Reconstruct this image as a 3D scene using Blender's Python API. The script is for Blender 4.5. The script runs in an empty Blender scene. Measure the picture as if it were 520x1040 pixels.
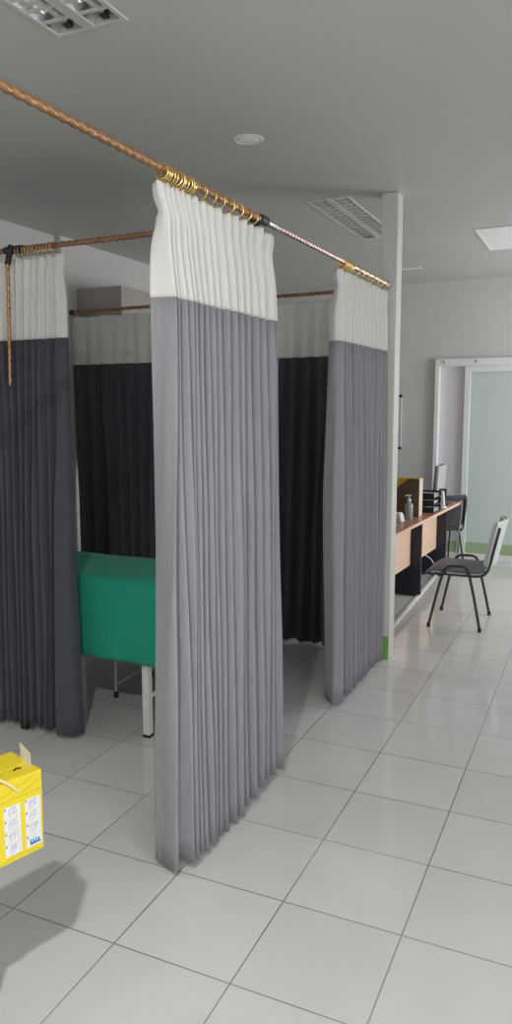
import bpy, bmesh, math, random
from mathutils import Vector, Matrix
random.seed(7)
scn = bpy.context.scene
COL = scn.collection
PI = math.pi
CEIL = 2.904

# ------------------------------------------------------------------ materials
def new_mat(name):
    m = bpy.data.materials.new(name); m.use_nodes = True
    nt = m.node_tree
    return m, nt, nt.nodes['Principled BSDF']

def mat(name, col, rough=.6, metal=0.0, spec=.5, var=0.0, vscale=8.0, bump=0.0, bscale=60.0, bdist=.002, stretch=None):
    m, nt, b = new_mat(name)
    b.inputs['Base Color'].default_value = (*col, 1)
    b.inputs['Roughness'].default_value = rough
    b.inputs['Metallic'].default_value = metal
    b.inputs['Specular IOR Level'].default_value = spec
    tc = nt.nodes.new('ShaderNodeTexCoord')
    src = tc.outputs['Object']
    if stretch:
        mp = nt.nodes.new('ShaderNodeMapping'); mp.inputs['Scale'].default_value = stretch
        nt.links.new(src, mp.inputs['Vector']); src = mp.outputs['Vector']
    if var:
        n = nt.nodes.new('ShaderNodeTexNoise'); n.inputs['Scale'].default_value = vscale; n.inputs['Detail'].default_value = 4
        nt.links.new(src, n.inputs['Vector'])
        r = nt.nodes.new('ShaderNodeValToRGB')
        r.color_ramp.elements[0].position = .3; r.color_ramp.elements[1].position = .7
        r.color_ramp.elements[0].color = (*[max(0, c * (1 - var)) for c in col], 1)
        r.color_ramp.elements[1].color = (*[min(1, c * (1 + var)) for c in col], 1)
        nt.links.new(n.outputs['Fac'], r.inputs['Fac']); nt.links.new(r.outputs['Color'], b.inputs['Base Color'])
    if bump:
        n2 = nt.nodes.new('ShaderNodeTexNoise'); n2.inputs['Scale'].default_value = bscale; n2.inputs['Detail'].default_value = 3
        nt.links.new(src, n2.inputs['Vector'])
        bp = nt.nodes.new('ShaderNodeBump'); bp.inputs['Strength'].default_value = bump; bp.inputs['Distance'].default_value = bdist
        nt.links.new(n2.outputs['Fac'], bp.inputs['Height']); nt.links.new(bp.outputs['Normal'], b.inputs['Normal'])
    return m

def cloth_mat(name, col, trans=.0, weave=900, var=.06):
    """woven cloth: fine weave bump, faint streaks, optional light passing through"""
    m, nt, b = new_mat(name)
    b.inputs['Roughness'].default_value = .85
    b.inputs['Specular IOR Level'].default_value = .15
    b.inputs['Sheen Weight'].default_value = .12
    tc = nt.nodes.new('ShaderNodeTexCoord')
    mp = nt.nodes.new('ShaderNodeMapping'); mp.inputs['Scale'].default_value = (1, 1, .12)
    nt.links.new(tc.outputs['Object'], mp.inputs['Vector'])
    n = nt.nodes.new('ShaderNodeTexNoise'); n.inputs['Scale'].default_value = 90; n.inputs['Detail'].default_value = 3
    nt.links.new(mp.outputs['Vector'], n.inputs['Vector'])
    r = nt.nodes.new('ShaderNodeValToRGB')
    r.color_ramp.elements[0].position = .3; r.color_ramp.elements[1].position = .7
    r.color_ramp.elements[0].color = (*[c * (1 - var) for c in col], 1)
    r.color_ramp.elements[1].color = (*[min(1, c * (1 + var)) for c in col], 1)
    nt.links.new(n.outputs['Fac'], r.inputs['Fac']); nt.links.new(r.outputs['Color'], b.inputs['Base Color'])
    n2 = nt.nodes.new('ShaderNodeTexNoise'); n2.inputs['Scale'].default_value = weave
    nt.links.new(tc.outputs['Object'], n2.inputs['Vector'])
    bp = nt.nodes.new('ShaderNodeBump'); bp.inputs['Strength'].default_value = .15; bp.inputs['Distance'].default_value = .001
    nt.links.new(n2.outputs['Fac'], bp.inputs['Height']); nt.links.new(bp.outputs['Normal'], b.inputs['Normal'])
    if trans:
        t = nt.nodes.new('ShaderNodeBsdfTranslucent'); t.inputs['Color'].default_value = (*col, 1)
        mx = nt.nodes.new('ShaderNodeMixShader'); mx.inputs['Fac'].default_value = trans
        out = nt.nodes['Material Output']
        nt.links.new(b.outputs['BSDF'], mx.inputs[1]); nt.links.new(t.outputs['BSDF'], mx.inputs[2])
        nt.links.new(mx.outputs['Shader'], out.inputs['Surface'])
    return m

def floor_mat():
    m, nt, b = new_mat('floor_tiles')
    N = nt.nodes.new; L = nt.links.new
    tc = N('ShaderNodeTexCoord'); sp = N('ShaderNodeSeparateXYZ'); L(tc.outputs['Object'], sp.inputs['Vector'])
    ds = []
    for ax in ('X', 'Y'):
        pp = N('ShaderNodeMath'); pp.operation = 'PINGPONG'; pp.inputs[1].default_value = .2
        L(sp.outputs[ax], pp.inputs[0]); ds.append(pp)
    mn = N('ShaderNodeMath'); mn.operation = 'MINIMUM'
    L(ds[0].outputs[0], mn.inputs[0]); L(ds[1].outputs[0], mn.inputs[1])
    g = N('ShaderNodeMapRange'); g.inputs['From Min'].default_value = .0012; g.inputs['From Max'].default_value = .0028
    g.inputs['To Min'].default_value = 1; g.inputs['To Max'].default_value = 0
    L(mn.outputs[0], g.inputs['Value'])
    n = N('ShaderNodeTexNoise'); n.inputs['Scale'].default_value = 2.2; n.inputs['Detail'].default_value = 5
    L(tc.outputs['Object'], n.inputs['Vector'])
    r = N('ShaderNodeValToRGB'); r.color_ramp.elements[0].position = .3; r.color_ramp.elements[1].position = .7
    r.color_ramp.elements[0].color = (.60, .60, .585, 1); r.color_ramp.elements[1].color = (.66, .66, .645, 1)
    L(n.outputs['Fac'], r.inputs['Fac'])
    # per tile tone
    fl = []
    for ax in ('X', 'Y'):
        d = N('ShaderNodeMath'); d.operation = 'DIVIDE'; d.inputs[1].default_value = .4; L(sp.outputs[ax], d.inputs[0])
        f = N('ShaderNodeMath'); f.operation = 'FLOOR'; L(d.outputs[0], f.inputs[0]); fl.append(f)
    cb = N('ShaderNodeCombineXYZ'); L(fl[0].outputs[0], cb.inputs[0]); L(fl[1].outputs[0], cb.inputs[1])
    wn = N('ShaderNodeTexWhiteNoise'); L(cb.outputs[0], wn.inputs['Vector'])
    mr = N('ShaderNodeMapRange'); mr.inputs['To Min'].default_value = .96; mr.inputs['To Max'].default_value = 1.03
    L(wn.outputs['Value'], mr.inputs['Value'])
    vm = N('ShaderNodeVectorMath'); vm.operation = 'SCALE'; L(r.outputs['Color'], vm.inputs[0]); L(mr.outputs[0], vm.inputs['Scale'])
    mx = N('ShaderNodeMix'); mx.data_type = 'RGBA'
    L(g.outputs[0], mx.inputs['Factor']); L(vm.outputs[0], mx.inputs[6]); 
    gn = N('ShaderNodeTexNoise'); gn.inputs['Scale'].default_value = 1.1; gn.inputs['Detail'].default_value = 2; L(tc.outputs['Object'], gn.inputs['Vector'])
    gr = N('ShaderNodeValToRGB'); gr.color_ramp.elements[0].position = .38; gr.color_ramp.elements[1].position = .62
    gr.color_ramp.elements[0].color = (.12, .115, .105, 1); gr.color_ramp.elements[1].color = (.36, .35, .33, 1)
    L(gn.outputs['Fac'], gr.inputs['Fac']); L(gr.outputs['Color'], mx.inputs[7])
    L(mx.outputs[2], b.inputs['Base Color'])
    rr = N('ShaderNodeMapRange'); rr.inputs['To Min'].default_value = .09; rr.inputs['To Max'].default_value = .35
    L(g.outputs[0], rr.inputs['Value']); L(rr.outputs[0], b.inputs['Roughness'])
    bp = N('ShaderNodeBump'); bp.invert = True; bp.inputs['Strength'].default_value = .4; bp.inputs['Distance'].default_value = .002
    L(g.outputs[0], bp.inputs['Height']); L(bp.outputs['Normal'], b.inputs['Normal'])
    b.inputs['Specular IOR Level'].default_value = .5
    return m

def wood_mat(name, c1, c2, rough=.4):
    m, nt, b = new_mat(name)
    N = nt.nodes.new; L = nt.links.new
    tc = N('ShaderNodeTexCoord'); mp = N('ShaderNodeMapping'); mp.inputs['Scale'].default_value = (14, 1.2, 14)
    L(tc.outputs['Object'], mp.inputs['Vector'])
    n = N('ShaderNodeTexNoise'); n.inputs['Scale'].default_value = 2; n.inputs['Detail'].default_value = 6
    L(mp.outputs['Vector'], n.inputs['Vector'])
    r = N('ShaderNodeValToRGB'); r.color_ramp.elements[0].position = .3; r.color_ramp.elements[1].position = .7
    r.color_ramp.elements[0].color = (*c1, 1); r.color_ramp.elements[1].color = (*c2, 1)
    L(n.outputs['Fac'], r.inputs['Fac']); L(r.outputs['Color'], b.inputs['Base Color'])
    b.inputs['Roughness'].default_value = rough
    return m

def frosted_mat():
    m, nt, b = new_mat('frosted_green_glass')
    N = nt.nodes.new; L = nt.links.new
    tc = N('ShaderNodeTexCoord'); v = N('ShaderNodeTexVoronoi'); v.inputs['Scale'].default_value = 55
    L(tc.outputs['Object'], v.inputs['Vector'])
    r = N('ShaderNodeValToRGB'); r.color_ramp.elements[0].color = (.78, .84, .80, 1); r.color_ramp.elements[1].color = (.73, .79, .75, 1)
    L(v.outputs['Distance'], r.inputs['Fac']); L(r.outputs['Color'], b.inputs['Base Color'])
    b.inputs['Roughness'].default_value = .3
    t = N('ShaderNodeBsdfTranslucent'); L(r.outputs['Color'], t.inputs['Color'])
    mx = N('ShaderNodeMixShader'); mx.inputs['Fac'].default_value = .45
    L(b.outputs['BSDF'], mx.inputs[1]); L(t.outputs['BSDF'], mx.inputs[2]); L(mx.outputs['Shader'], nt.nodes['Material Output'].inputs['Surface'])
    return m

def pane_mat():
    m, nt, b = new_mat('clear_pane')
    N = nt.nodes.new; L = nt.links.new
    t = N('ShaderNodeBsdfTransparent'); g = N('ShaderNodeBsdfGlossy'); g.inputs['Roughness'].default_value = .02
    mx = N('ShaderNodeMixShader'); mx.inputs['Fac'].default_value = .06
    L(t.outputs[0], mx.inputs[1]); L(g.outputs[0], mx.inputs[2]); L(mx.outputs[0], nt.nodes['Material Output'].inputs['Surface'])
    return m

def emit_mat(name, col, s):
    m, nt, b = new_mat(name)
    b.inputs['Base Color'].default_value = (*col, 1)
    b.inputs['Emission Color'].default_value = (*col, 1); b.inputs['Emission Strength'].default_value = s
    return m

M = dict(
    floor=floor_mat(),
    ceiling=mat('ceiling_paint', (.52, .52, .505), .45, var=.02, vscale=1.5, bump=.05, bscale=30),
    wall=mat('wall_paint', (.62, .605, .59), .6, var=.02, vscale=2, bump=.05, bscale=90),
    column=mat('column_paint', (.60, .60, .58), .45, var=.02, vscale=3),
    hazed_green=mat('green_paint_hazed', (.34, .47, .26), .4, var=.05, vscale=5),  # green stripe with glare and glass haze mixed into its colour
    green=mat('green_paint', (.17, .40, .09), .5, var=.05, vscale=5),
    white_alu=mat('white_aluminium', (.78, .78, .79), .35, var=.02, vscale=4),
    greypanel=mat('grey_panel', (.66, .65, .66), .4, var=.02, vscale=3),
    glass=frosted_mat(), pane=pane_mat(),
    bulk=mat('grey_board', (.40, .38, .35), .7, var=.05, vscale=4),
    copper=mat('copper_rod', (.46, .26, .13), .30, metal=.7, var=.18, vscale=40),
    copper_old=mat('dark_copper', (.36, .19, .12), .45, metal=.6, var=.2, vscale=40),
    rosegold=mat('rose_steel', (.80, .60, .54), .22, metal=.9, var=.1, vscale=60),
    gold=mat('brass_ring', (.88, .64, .26), .25, metal=.95, var=.08, vscale=90),
    old_gold=mat('dull_brass', (.55, .40, .18), .35, metal=.85, var=.1, vscale=90),
    black=mat('black_plastic', (.025, .025, .027), .45, var=.15, vscale=30),
    chrome=mat('chrome', (.6, .6, .6), .18, metal=1.0, var=.03, vscale=20),
    white_cloth=cloth_mat('white_curtain_cloth', (.86, .86, .83), .28, var=.03),
    grey_cloth=cloth_mat('grey_curtain_cloth', (.305, .305, .330), .05),
    dark_cloth=cloth_mat('charcoal_curtain_cloth', (.080, .083, .100), .02),
    green_cloth=cloth_mat('green_sheet_cloth', (.022, .36, .245), .03, weave=700, var=.05),
    vinyl=mat('black_vinyl', (.03, .03, .033), .4, var=.1, vscale=20, bump=.1, bscale=300),
    white_steel=mat('white_steel', (.75, .75, .73), .35, var=.03, vscale=10),
    rubber=mat('black_rubber', (.02, .02, .02), .7, var=.1, vscale=40),
    yellow=mat('yellow_carton', (.74, .59, .022), .5, var=.03, vscale=10, bump=.05, bscale=60),
    yellow_ink=mat('carton_ink', (.42, .33, .01), .6, var=.1, vscale=60),
    paper=mat('white_paper', (.72, .72, .74), .6, var=.02, vscale=20),
    ink=mat('blue_grey_ink', (.46, .46, .56), .6, var=.1, vscale=60),
    dark_ink=mat('black_ink', (.05, .05, .06), .6, var=.1, vscale=60),
    blue=mat('blue_print', (.03, .16, .50), .5, var=.15, vscale=80),
    cream=mat('cream_card', (.62, .56, .42), .7, var=.05, vscale=30),
    string=mat('white_string', (.80, .76, .60), .7, var=.05, vscale=90),
    desk_top=wood_mat('reddish_wood', (.36, .17, .10), (.46, .24, .15), .3),
    desk_edge=wood_mat('highlit_edge_wood', (.72, .47, .35), (.82, .56, .43), .35),  # worktop wood lightened to paint in the bright edge highlight
    desk_panel=wood_mat('beech_panel', (.74, .51, .37), (.82, .59, .44), .35),
    desk_slab=mat('navy_board', (.018, .020, .035), .5, var=.1, vscale=6),
    brown_box=mat('brown_card', (.13, .085, .055), .65, var=.08, vscale=12),
    folder=mat('yellow_folder', (.72, .45, .05), .6, var=.06, vscale=14),
    clear_plastic=mat('grey_green_bottle', (.30, .34, .29), .2, var=.08, vscale=30),
    silver=mat('silver_plastic', (.55, .55, .56), .3, metal=.3, var=.03, vscale=20),
    tube=mat('dark_steel_tube', (.06, .06, .065), .35, metal=.5, var=.1, vscale=40),
    seat_grey=mat('grey_seat', (.17, .175, .185), .5, var=.06, vscale=30, bump=.08, bscale=300),
    back_silver=mat('silver_back', (.60, .63, .62), .35, var=.03, vscale=20),
    seat_black=mat('black_seat', (.03, .033, .037), .45, var=.1, vscale=30),
    lamp_metal=mat('lamp_metal', (.68, .68, .67), .35, metal=.3, var=.03, vscale=10),
    reflector=mat('lamp_reflector', (.80, .80, .79), .15, metal=.85, var=.02, vscale=10),
    tube_glass=mat('lamp_tube_glass', (.85, .85, .83), .25, var=.02, vscale=10),
    diffuser=mat('lamp_diffuser', (.88, .88, .88), .4, var=.01, vscale=10),
    lit=emit_mat('lit_lamp_disc', (1, .96, .9), 6),
    steel=mat('brushed_steel', (.5, .5, .5), .3, metal=.9, var=.05, vscale=20),
)

# ------------------------------------------------------------------ mesh helpers
def link(name, bm, m, parent=None, smooth=False, mats=None):
    me = bpy.data.meshes.new(name); bmesh.ops.recalc_face_normals(bm, faces=bm.faces); bm.to_mesh(me); bm.free()
    for mm in (mats or [m]): me.materials.append(mm)
    if smooth:
        for p in me.polygons: p.use_smooth = True
    o = bpy.data.objects.new(name, me); COL.objects.link(o)
    if parent: o.parent = parent
    return o

def smooth_by_angle(o, deg=40):
    me = o.data
    for p in me.polygons: p.use_smooth = True
    bm = bmesh.new(); bm.from_mesh(me)
    for e in bm.edges:
        e.smooth = not (len(e.link_faces) == 2 and e.calc_face_angle(0) > math.radians(deg))
    bm.to_mesh(me); bm.free()

def bevel_mod(o, w=.003, seg=2):
    b = o.modifiers.new('bevel', 'BEVEL'); b.width = w; b.segments = seg; b.limit_method = 'ANGLE'
    return o

def box(bm, x0, x1, y0, y1, z0, z1, mtx=None, mi=0):
    co = [(x, y, z) for x in (x0, x1) for y in (y0, y1) for z in (z0, z1)]
    vs = [bm.verts.new(mtx @ Vector(c) if mtx else Vector(c)) for c in co]
    for f in ((0, 1, 3, 2), (4, 6, 7, 5), (0, 4, 5, 1), (2, 3, 7, 6), (0, 2, 6, 4), (1, 5, 7, 3)):
        fc = bm.faces.new([vs[i] for i in f]); fc.material_index = mi

def tube(bm, pts, r, seg=10, cap=True, mi=0, radii=None):
    pts = [Vector(p) for p in pts]
    rings = []
    t0 = (pts[1] - pts[0]).normalized()
    up = Vector((0, 0, 1)) if abs(t0.z) < .9 else Vector((1, 0, 0))
    nrm = t0.cross(up).normalized()
    for i, p in enumerate(pts):
        a = pts[max(0, i - 1)]; c = pts[min(len(pts) - 1, i + 1)]
        t = (c - a).normalized()
        nrm = (nrm - t * nrm.dot(t)).normalized(); bn = t.cross(nrm)
        rr = radii[i] if radii else r
        rings.append([bm.verts.new(p + (nrm * math.cos(k * 2 * PI / seg) + bn * math.sin(k * 2 * PI / seg)) * rr) for k in range(seg)])
    for a, b in zip(rings, rings[1:]):
        for k in range(seg):
            f = bm.faces.new((a[k], a[(k + 1) % seg], b[(k + 1) % seg], b[k])); f.material_index = mi
    if cap:
        for rg in (rings[0], rings[-1]):
            f = bm.faces.new(rg); f.material_index = mi

def catmull(pts, n=6):
    P = [Vector(p) for p in pts]; out = []
    for i in range(len(P) - 1):
        p0 = P[max(0, i - 1)]; p1 = P[i]; p2 = P[i + 1]; p3 = P[min(len(P) - 1, i + 2)]
        for k in range(n):
            t = k / n
            out.append(.5 * ((2 * p1) + (p2 - p0) * t + (2 * p0 - 5 * p1 + 4 * p2 - p3) * t * t + (3 * p1 - p0 - 3 * p2 + p3) * t ** 3))
    out.append(P[-1]); return out

def lathe(bm, prof, centre=(0, 0, 0), seg=24, mi=0):
    c = Vector(centre); rings = []
    for r, z in prof:
        rings.append([bm.verts.new(c + Vector((r * math.cos(k * 2 * PI / seg), r * math.sin(k * 2 * PI / seg), z))) for k in range(seg)] if r > 1e-6 else [bm.verts.new(c + Vector((0, 0, z)))])
    for a, b in zip(rings, rings[1:]):
        for k in range(seg):
            q = [a[k % len(a)], a[(k + 1) % len(a)], b[(k + 1) % len(b)], b[k % len(b)]]
            u = []
            for v in q:
                if v not in u: u.append(v)
            if len(u) >= 3:
                f = bm.faces.new(u); f.material_index = mi

def torus_mesh(name, R, r, m, seg=24, s2=8):
    """ring in the local XZ plane (axis along local Y)"""
    bm = bmesh.new()
    pts = [[bm.verts.new(((R + r * math.cos(b)) * math.cos(a), r * math.sin(b), (R + r * math.cos(b)) * math.sin(a)))
            for b in [j * 2 * PI / s2 for j in range(s2)]] for a in [i * 2 * PI / seg for i in range(seg)]]
    for i in range(seg):
        for j in range(s2):
            bm.faces.new((pts[i][j], pts[(i + 1) % seg][j], pts[(i + 1) % seg][(j + 1) % s2], pts[i][(j + 1) % s2]))
    # small eyelet hook below, joining the ring to the cloth heading
    tube(bm, [(0, 0, -R - r * .6), (0, 0, -R - .012)], r * .7, 6)
    bmesh.ops.recalc_face_normals(bm, faces=bm.faces)
    me = bpy.data.meshes.new(name); bm.to_mesh(me); bm.free(); me.materials.append(m)
    for p in me.polygons: p.use_smooth = True
    return me

def thing(name, label, cat, loc=(0, 0, 0), rotz=0, group=None):
    o = bpy.data.objects.new(name, None); COL.objects.link(o); o.empty_display_size = .1
    o.location = loc; o.rotation_euler = (0, 0, rotz); o['label'] = label; o['category'] = cat; o['kind'] = 'thing'
    if group: o['group'] = group
    return o

def tag(o, label, cat, group=None):
    o['label'] = label; o['category'] = cat; o['kind'] = 'thing'
    if group: o['group'] = group
    return o

def struct(o, label=None, cat=None):
    o['kind'] = 'structure'
    if label: o['label'] = label
    if cat: o['category'] = cat
    return o

def boxobj(name, dims, m, parent=None, bev=0):
    bm = bmesh.new(); box(bm, *dims); o = link(name, bm, m, parent)
    if bev: bevel_mod(o, bev)
    return o

# ------------------------------------------------------------------ room shell
XL, XR, YB, YF = -2.13, 3.2, 6.43, -4.4
struct(boxobj('floor', (XL - .2, XR + .2, YF - .2, YB + .2, -.1, 0), M['floor']), 'white glossy square floor tiles with dark grout lines', 'floor')
LAMPS = [(-.095, .195, -.69, .525), (-.085, .195, 2.88, 4.09)]
bm = bmesh.new(); HX0, HX1 = -.080, .180
box(bm, XL - .2, HX0, YF - .2, YB + .2, CEIL, CEIL + .12); box(bm, HX1, XR + .2, YF - .2, YB + .2, CEIL, CEIL + .12)
yy0 = YF - .2
for l_ in LAMPS:
    box(bm, HX0, HX1, yy0, l_[2] + .014, CEIL, CEIL + .12); yy0 = l_[3] - .014
    box(bm, HX0, HX1, l_[2] + .014, l_[3] - .014, CEIL + .08, CEIL + .12)
box(bm, HX0, HX1, yy0, YB + .2, CEIL, CEIL + .12)
struct(link('ceiling', bm, M['ceiling']), 'smooth grey-white ceiling above the ward', 'ceiling')
struct(boxobj('wall_left', (XL - .2, XL, YF - .2, YB + .2, 0, CEIL), M['wall']), 'pale wall along the left end of the bays', 'wall')
struct(boxobj('wall_front', (XL, XR, YF - .2, YF, 0, CEIL), M['wall']), 'pale wall behind the viewer', 'wall')
# back wall with the opening for the frosted glass door
DX0, DX1, DZ = .036, 2.30, 2.113
bm = bmesh.new()
box(bm, XL, DX0, YB, YB + .2, 0, CEIL); box(bm, DX0, DX1, YB, YB + .2, DZ, CEIL); box(bm, DX1, XR, YB, YB + .2, 0, CEIL)
struct(link('wall_back', bm, M['wall']), 'far grey-white wall around the glass door', 'wall')
# right wall with three daylight windows (out of the frame, on the viewer's right)
WINS = [(-3.3, -.9), (.2, 2.4), (4.3, 6.1)]
WZ0, WZ1 = .85, 2.5
bm = bmesh.new()
box(bm, XR, XR + .2, YF, YB, 0, WZ0); box(bm, XR, XR + .2, YF, YB, WZ1, CEIL)
ys = [YF] + [v for w in WINS for v in w] + [YB]
for a, b in zip(ys[0::2], ys[1::2]): box(bm, XR, XR + .2, a, b, WZ0, WZ1)
struct(link('wall_right', bm, M['wall']), 'pale window wall on the right side of the aisle', 'wall')
for i, (a, b) in enumerate(WINS):
    bm = bmesh.new(); t = .05
    for d in ((a, a + t, WZ0, WZ1), (b - t, b, WZ0, WZ1), ((a + b) / 2 - t / 2, (a + b) / 2 + t / 2, WZ0, WZ1), (a + t, b - t, WZ0, WZ0 + t), (a + t, b - t, WZ1 - t, WZ1)):
        box(bm, XR + .07, XR + .13, *d)
    w = struct(link('window_%d' % (i + 1), bm, M['white_alu']), 'white framed window number %d counted from the front of the right wall' % (i + 1), 'window')
    boxobj('pane', (XR + .097, XR + .101, a + .03, b - .03, WZ0 + .03, WZ1 - .03), M['pane'], w)

# pillar on the left wall, slim white column at the rod end, grey boxed duct
struct(boxobj('wall_pillar', (XL, -2.085, 3.0, 3.18, 0, CEIL), M['wall']), 'pillar standing out from the left wall at the back curtain', 'pillar')
c = boxobj('wall_column', (.393, .495, 2.92, 3.04, 0, CEIL), M['column'], bev=.004)
struct(c, 'slim white column between the second curtain and the desk', 'column')
bm = bmesh.new()
box(bm, .388, .490, 2.914, 2.9199, 0.0, .155); box(bm, .388, .3929, 2.9199, 3.04, 0.0, .155)
struct(link('baseboard_column', bm, M['green']), 'green painted foot of the slim white column', 'baseboard')
b = bevel_mod(boxobj('wall_duct', (XL, -1.685, 3.19, 4.1, 1.2, 2.543), M['bulk']), .004)
struct(b, 'grey boxed duct on the left wall above the back curtain', 'duct')
# green base stripe on the back wall
bm = bmesh.new(); box(bm, XL, DX0, YB - .012, YB, .06, .18)
struct(link('baseboard_back', bm, M['green']), 'green stripe along the foot of the far wall', 'baseboard')
bm = bmesh.new(); box(bm, XL, DX0, YB - .015, YB, 0, .06)
struct(link('baseboard_rear', bm, M['white_alu']), 'white skirting below the green stripe of the far wall', 'baseboard')
# thin white floor strip beside the desk
bm = bmesh.new()
a = Vector((.362, 3.08)); d = (Vector((.27, 6.35)) - a)
mt = Matrix.Translation((a.x, a.y, 0)) @ Matrix.Rotation(math.atan2(-d.x, d.y), 4, 'Z')
box(bm, -.03, .0, 0, d.length, 0, .014, mt)
struct(bevel_mod(link('trim_1', bm, M['white_alu']), .003), 'thin white strip on the floor in front of the desk', 'floor strip')

# frosted glass door in the back wall
d1 = struct(thing('door_1', 'white aluminium door with frosted pale green glass in the far wall', 'door', (DX0, YB, 0)))
def drel(x0, x1, y0, y1, z0, z1): return (x0 - DX0, x1 - DX0, y0, y1, z0, z1)
bm = bmesh.new()
box(bm, *drel(DX0, DX0 + .045, -.05, .12, 0, DZ)); box(bm, *drel(DX1 - .045, DX1, -.05, .12, 0, DZ)); box(bm, *drel(DX0 + .045, DX1 - .045, -.05, .12, 2.035, DZ))
bevel_mod(link('door_frame', bm, M['white_alu'], d1), .004)
bevel_mod(boxobj('side_panel', drel(DX0 + .045, .335, .045, .06, .18, 2.035), M['greypanel'], d1), .002)
boxobj('green_band', drel(DX0 + .045, .335, .04, .062, .06, .18), M['hazed_green'], d1)
boxobj('bottom_rail', drel(DX0 + .045, .335, .03, .065, .0, .06), M['white_alu'], d1)
bm = bmesh.new()
box(bm, *drel(.335, .395, .0, .05, 0.0, 2.035)); box(bm, *drel(.395, DX1 - .045, .0, .05, 1.975, 2.035)); box(bm, *drel(.395, DX1 - .045, .0, .05, 0, .066))
box(bm, *drel(1.34, 1.40, .0, .05, .066, 1.975))
bevel_mod(link('sash', bm, M['white_alu'], d1), .004)
boxobj('glass_pane', drel(.395, 1.34, .02, .028, .066, 1.975), M['glass'], d1)
boxobj('glass_pane', drel(1.40, DX1 - .045, .02, .028, .066, 1.975), M['glass'], d1)
boxobj('green_band', drel(.395, 1.34, .012, .0198, .066, .182), M['hazed_green'], d1)
for xx in (.09, .42):
    bm = bmesh.new(); lathe(bm, [(0, 0), (.012, 0), (.012, .006), (0, .006)], (0, 0, 0), 10)
    bmesh.ops.transform(bm, matrix=Matrix.Translation((xx, -.05, 2.08)) @ Matrix.Rotation(PI / 2, 4, 'X'), verts=bm.verts)
    link('frame_screw', bm, M['steel'], d1)

# grey rail with dark caps on the back wall
rl = thing('wall_rail', 'thin grey vertical rail with dark end caps on the far wall beside the column', 'rail', (-.335, YB - .012, 1.16))
boxobj('rail_bar', (-.016, .016, -.012, .012, .02, .56), M['lamp_metal'], rl)
for z in (0.0, .56): bevel_mod(boxobj('end_cap', (-.022, .022, -.018, .012, z, z + .03), M['black'], rl), .004)

# ------------------------------------------------------------------ ceiling lamps
def louvre_lamp(label, x0, x1, y0, y1, tilt=0.0):
    cx, cy = (x0 + x1) / 2, (y0 + y1) / 2; w, l = (x1 - x0) / 2, (y1 - y0) / 2
    t = thing('louvre_lamp', label, 'ceiling lamp', (cx, cy, CEIL), tilt, 'recessed louvre lamps')
    Z = -.006
    bm = bmesh.new(); e = .018
    box(bm, -w, w, -l, -l + e, Z, 0); box(bm, -w, w, l - e, l, Z, 0)
    box(bm, -w, -w + e, -l + e, l - e, Z, 0); box(bm, w - e, w, -l + e, l - e, Z, 0)
    bevel_mod(link('housing', bm, M['lamp_metal'], t), .002)
    bevel_mod(boxobj('centre_spine', (-.022, .022, -l + e, l - e, Z, .02), M['lamp_metal'], t), .002)
    for s in (-1, 1):
        xa, xb = sorted((s * .022, s * (w - e)))
        xm = (xa + xb) / 2; hw = (xb - xa) / 2
        bm = bmesh.new()
        prof = [(xm + hw * math.cos(a), -.002 + .055 * math.sin(a)) for a in [k * PI / 8 for k in range(9)]]
        va = [bm.verts.new((x, -l + e, z)) for x, z in prof]; vb = [bm.verts.new((x, l - e, z)) for x, z in prof]
        for k in range(8): bm.faces.new((va[k], va[k + 1], vb[k + 1], vb[k]))
        link('reflector', bm, M['reflector'], t, True)
        bm = bmesh.new(); tube(bm, [(xm, -l + .05, .022), (xm, l - .05, .022)], .012, 12)
        link('lamp_tube', bm, M['tube_glass'], t, True)
        for yy in (-l + .035, l - .035):
            bevel_mod(boxobj('socket', (xm - .012, xm + .012, yy - .014, yy + .014, .004, .034), M['black'], t), .002)
        n = int((2 * l - 2 * e) / .075); me = None
        for k in range(1, n):
            yy = -l + e + k * (2 * l - 2 * e) / n
            if me is None:
                bm = bmesh.new()
                vs = [bm.verts.new(c) for c in ((xa, -.004, Z + .001), (xb, -.004, Z + .001), (xb, .004, Z + .001), (xa, .004, Z + .001),
                                                (xa, -.001, .006), (xb, -.001, .006), (xb, .001, .006), (xa, .001, .006))]
                for f in ((0, 1, 2, 3), (4, 7, 6, 5), (0, 4, 5, 1), (1, 5, 6, 2), (2, 6, 7, 3), (3, 7, 4, 0)): bm.faces.new([vs[i] for i in f])
                o = link('louvre_blade', bm, M['lamp_metal'], t); me = o.data
            else:
                o = bpy.data.objects.new('louvre_blade', me); COL.objects.link(o); o.parent = t
            o.location = (0, yy, 0)
    return t
louvre_lamp('twin-tube louvre ceiling lamp above the front rod, cut by the picture edge', *LAMPS[0])
louvre_lamp('twin-tube louvre ceiling lamp beside the top of the slim white column', *LAMPS[1])

def flat_panel(label, x0, x1, y0, y1):
    t = thing('flat_ceiling_panel', label, 'ceiling lamp', ((x0 + x1) / 2, (y0 + y1) / 2, CEIL), 0, 'flat white ceiling panels')
    w, l = (x1 - x0) / 2, (y1 - y0) / 2; e = .02
    bm = bmesh.new()
    box(bm, -w, w, -l, -l + e, -.006, 0); box(bm, -w, w, l - e, l, -.006, 0); box(bm, -w, -w + e, -l + e, l - e, -.006, 0); box(bm, w - e, w, -l + e, l - e, -.006, 0)
    bevel_mod(link('panel_frame', bm, M['white_alu'], t), .002)
    boxobj('diffuser', (-w + e, w - e, -l + e, l - e, -.004, -.0005), M['diffuser'], t)
flat_panel('large flat white ceiling panel above the chair and glass door', .745, 1.345, 4.12, 4.97)
flat_panel('small flat white ceiling panel near the far wall behind the column', -.21, .055, 5.47, 5.56)

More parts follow.
